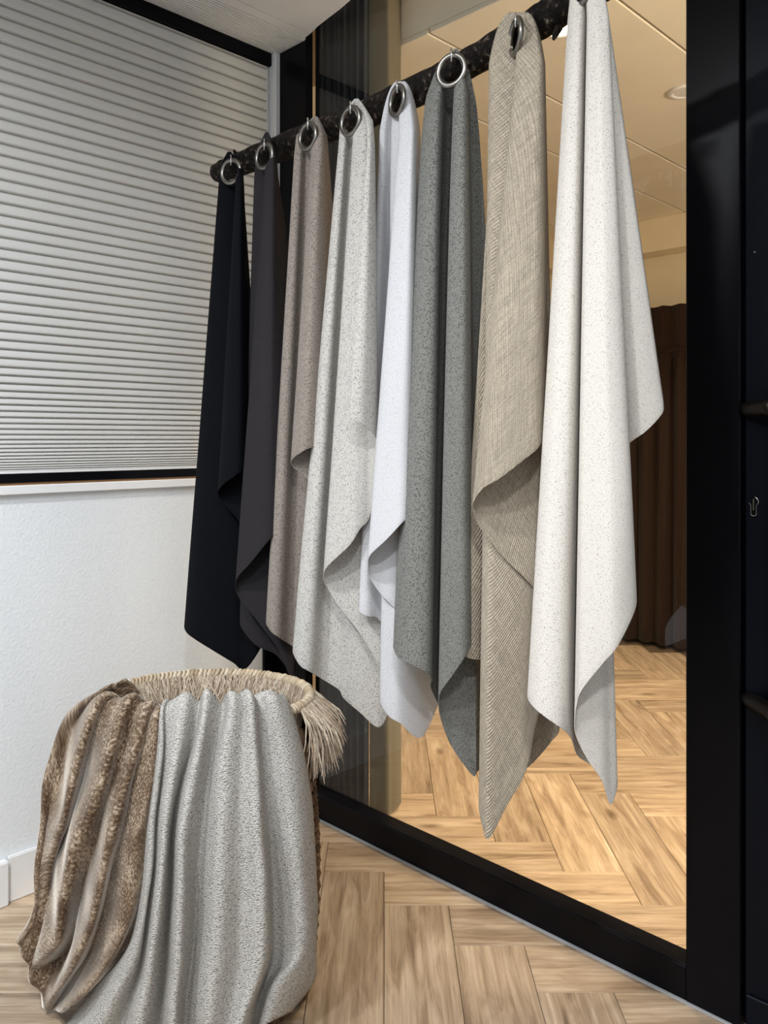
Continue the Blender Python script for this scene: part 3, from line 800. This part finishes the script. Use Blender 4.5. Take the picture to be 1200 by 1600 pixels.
# ------------------------------------------------------------------ throws over the basket
def z7(x, y): return (x / 2.2222, 1000 + y / 2.2222)
def ell_depth(u, A, B):
    k = (u - 600) / F_PX
    a = (k / A) ** 2 + (1 / B) ** 2; b = -2 * (k * BC_R / A ** 2 + BC_F / B ** 2); c = (BC_R / A) ** 2 + (BC_F / B) ** 2 - 1
    D = b * b - 4 * a * c
    soft = sqrt(max(D, 0.0))
    return (-b - soft) / (2 * a)
def throw(name, label, mat, gens, base0, base1, thick, seed, rows=84, sub=7, rough=.0):
    lines = []
    for g in gens:
        o_, pts, back = g
        zs_ = [z7(*q) for q in pts]; n = len(zs_)
        P = []
        for i, (u, v_) in enumerate(zs_):
            t = i / (n - 1)
            off = base0 + (base1 - base0) * t + o_ * min(1.0, .35 + 1.3 * t)
            D = ell_depth(u, RA + .03 * min(t * 3, 1) + off, RB + .03 * min(t * 3, 1) + off) + back * (0.4 + .6 * t)
            q = at_depth(u, v_, D)
            if q.z < .012:
                D = (CAM.z - .012) * F_PX / (v_ - Y0); q = at_depth(u, v_, D)
            if i == 0: q.z = max(q.z, RIM_Z + .012)
            P.append(q)
        cdir = local(BC_R, BC_F, P[0].z) - P[0]; cdir.z = 0; cdir.normalize()
        pre = [P[0] + cdir * .075 + Vector((0, 0, -.16)), P[0] + cdir * .058 + Vector((0, 0, -.05)), P[0] + cdir * .030 + Vector((0, 0, .006))]
        lines.append(spline_n(pre + P, rows))
    grid = []
    for r in range(rows):
        row = spline([l[r] for l in lines], sub)
        for c, q in enumerate(row):
            q.x += rough * noise.noise(Vector((c * .12, r * .09, seed))); q.y += rough * noise.noise(Vector((c * .12, r * .09, seed + 5)))
            if q.z < .008: q.z = .008
        grid.append(row)
    e = sheet_mesh(name, grid)
    root = empty(name, (bc.x, bc.y, 0.0)); tag(root, label, 'throw')
    cl = mesh_obj('throw_cloth', e, mat); adopt(cl, root); add_solidify(cl, thick)
    return root
grey = [
 (.0, [(548,262),(535,420),(515,640),(490,900),(440,1090),(335,1200),(240,1330),(200,1400)], 0),
 (.03, [(562,242),(552,420),(532,640),(510,860),(468,1090),(390,1225),(320,1380)], 0),
 (-.004, [(582,246),(565,420),(545,640),(522,880),(490,1120),(440,1280),(400,1420)], 0),
 (.038, [(640,218),(612,400),(577,620),(556,880),(530,1110),(490,1290),(470,1430)], 0),
 (-.022, [(690,248),(652,420),(603,620),(590,880),(572,1100),(552,1320),(545,1440)], 0),
 (.048, [(720,206),(685,400),(637,640),(626,900),(618,1110),(602,1320),(595,1440)], 0),
 (-.012, [(772,258),(732,420),(700,640),(682,900),(665,1120),(645,1320),(640,1440)], 0),
 (.042, [(808,214),(778,400),(765,640),(757,900),(742,1120),(720,1320),(712,1440)], 0),
 (.022, [(845,222),(837,420),(838,640),(838,900),(825,1120),(790,1320),(775,1440)], 0),
 (.054, [(874,205),(884,400),(900,640),(918,880),(916,1100),(850,1310),(810,1440)], 0),
 (-.01, [(895,226),(914,400),(932,640),(947,880),(950,1085),(900,1240),(865,1420)], 0),
 (.038, [(950,207),(985,400),(1015,640),(1040,880),(1032,1085),(965,1185),(915,1340)], 0),
 (.024, [(985,220),(1040,400),(1070,640),(1085,880),(1082,1050),(1060,1140),(985,1300)], 0),
 (-.012, [(1000,244),(1058,420),(1086,640),(1097,900),(1094,1075),(1088,1180),(1012,1285)], .0),
]
throw('grey_throw', 'pale grey boucle knit throw draped over the basket front onto the floor', M['boucle'], grey, .018, .036, .006, 3, rough=.004)
velvet = [
 (-.02, [(556,290),(545,480),(525,700),(505,900),(480,1000),(440,1085)], 0),
 (.028, [(543,268),(508,480),(474,700),(442,880),(412,1050),(305,1205),(235,1278)], 0),
 (-.012, [(528,262),(470,480),(420,680),(370,850),(330,1040),(250,1185),(195,1285)], 0),
 (.034, [(505,246),(447,460),(392,640),(348,850),(308,1010),(228,1160),(150,1278)], 0),
 (-.012, [(468,252),(395,470),(350,640),(290,870),(255,1060),(192,1130),(136,1222)], 0),
 (.046, [(432,220),(372,420),(307,600),(243,740),(215,900),(190,1050),(120,1130),(102,1195)], 0),
 (-.012, [(365,242),(300,440),(255,600),(205,720),(180,860),(152,1000),(98,1130)], 0),
 (.036, [(342,212),(278,380),(236,560),(182,740),(152,860),(122,990),(80,1095)], 0),
 (-.004, [(322,204),(247,335),(207,500),(167,650),(142,800),(128,920),(72,1065)], 0),
 (.012, [(336,184),(222,285),(166,470),(140,640),(125,810),(115,960),(60,1048)], 0),
 (-.02, [(400,160),(262,235),(186,430),(152,640),(137,800),(128,930),(84,1020)], .09),
]
throw('velvet_throw', 'brown crushed velvet throw draped over the left of the basket', M['velvet'], velvet, .022, .034, .007, 9, rough=.006)

# ------------------------------------------------------------------ curtains behind the glass
def curtain(name, label, mat, p0, p1, z0, z1, pleats, amp, seed, pinch=None, cols=None, cat='curtain'):
    rr = random.Random(seed); p0 = Vector(p0); p1 = Vector(p1); d = p1 - p0; nrm = Vector((-d.y, d.x)).normalized()
    cols = cols or pleats * 10; ph = [rr.uniform(-.5, .5) for _ in range(pleats + 2)]; am = [rr.uniform(.6, 1.2) for _ in range(pleats + 2)]
    zl = [z0 + (z1 - z0) * k / 26 for k in range(27)]
    if pinch: zl = sorted(set(zl + [pinch - .03, pinch - .012, pinch, pinch + .012, pinch + .03]))
    grid = []
    for z in reversed(zl):
        row = []
        for c in range(cols + 1):
            s = c / cols; w = s * pleats; k = int(w)
            A = amp * (am[k] * (1 - (w - k)) + am[k + 1] * (w - k))
            if pinch:
                A *= 1 - .75 * math.exp(-((z - pinch) / .03) ** 2)
                if z > pinch: A *= .55
            o_ = A * sin(2 * pi * w + .6 * sin(2 * pi * w) + ph[k] * (z - z0) * .35)
            q = p0 + d * s + nrm * o_
            row.append(Vector((q.x, q.y, z)))
        grid.append(row)
    e = empty(name, (*((p0 + p1) / 2), z0)); tag(e, label, cat)
    cl = mesh_obj('curtain_cloth', sheet_mesh(name, grid), mat); adopt(cl, e); add_solidify(cl, .003)
    return e
cb = curtain('brown_curtain', 'dark brown pleated curtain hanging along the far wall behind the glass', M['curtain_brown'], (2.80, 1.75), (2.80, -1.4), 0.012, 1.965, 30, .045, 5, pinch=1.70)
box('curtain_rail', (2.78, -1.42, 1.70), (2.82, 1.77, 1.715), M['curtain_brown'], cb)
cd = curtain('dark_curtain', 'dark blue grey pleated curtain just behind the glass beside the corner post', M['curtain_dark'], (.137, -.055), (.150, -.30), 0.012, 2.675, 9, .022, 11)
kp = spline([Vector((x, y, 0)) for x, y in ((.150, -.306), (.151, -.34), (.155, -.370), (.168, -.379), (.195, -.370), (.245, -.352))], 4)
kz = [2.675 - (2.675 - .012) * k / 20 for k in range(21)]
kg = [[Vector((q.x + .003 * sin(z * 2.1 + i * .4), q.y + .002 * sin(z * 3 + i), z)) for i, q in enumerate(kp)] for z in kz]
ck_ = empty('khaki_curtain', (.19, -.36, .012)); tag(ck_, 'flat khaki curtain end panel just behind the glass', 'curtain')
kc_ = mesh_obj('curtain_cloth', sheet_mesh('khaki_curtain', kg), M['curtain_khaki']); adopt(kc_, ck_); add_solidify(kc_, .003)
print('planks', plank_n)
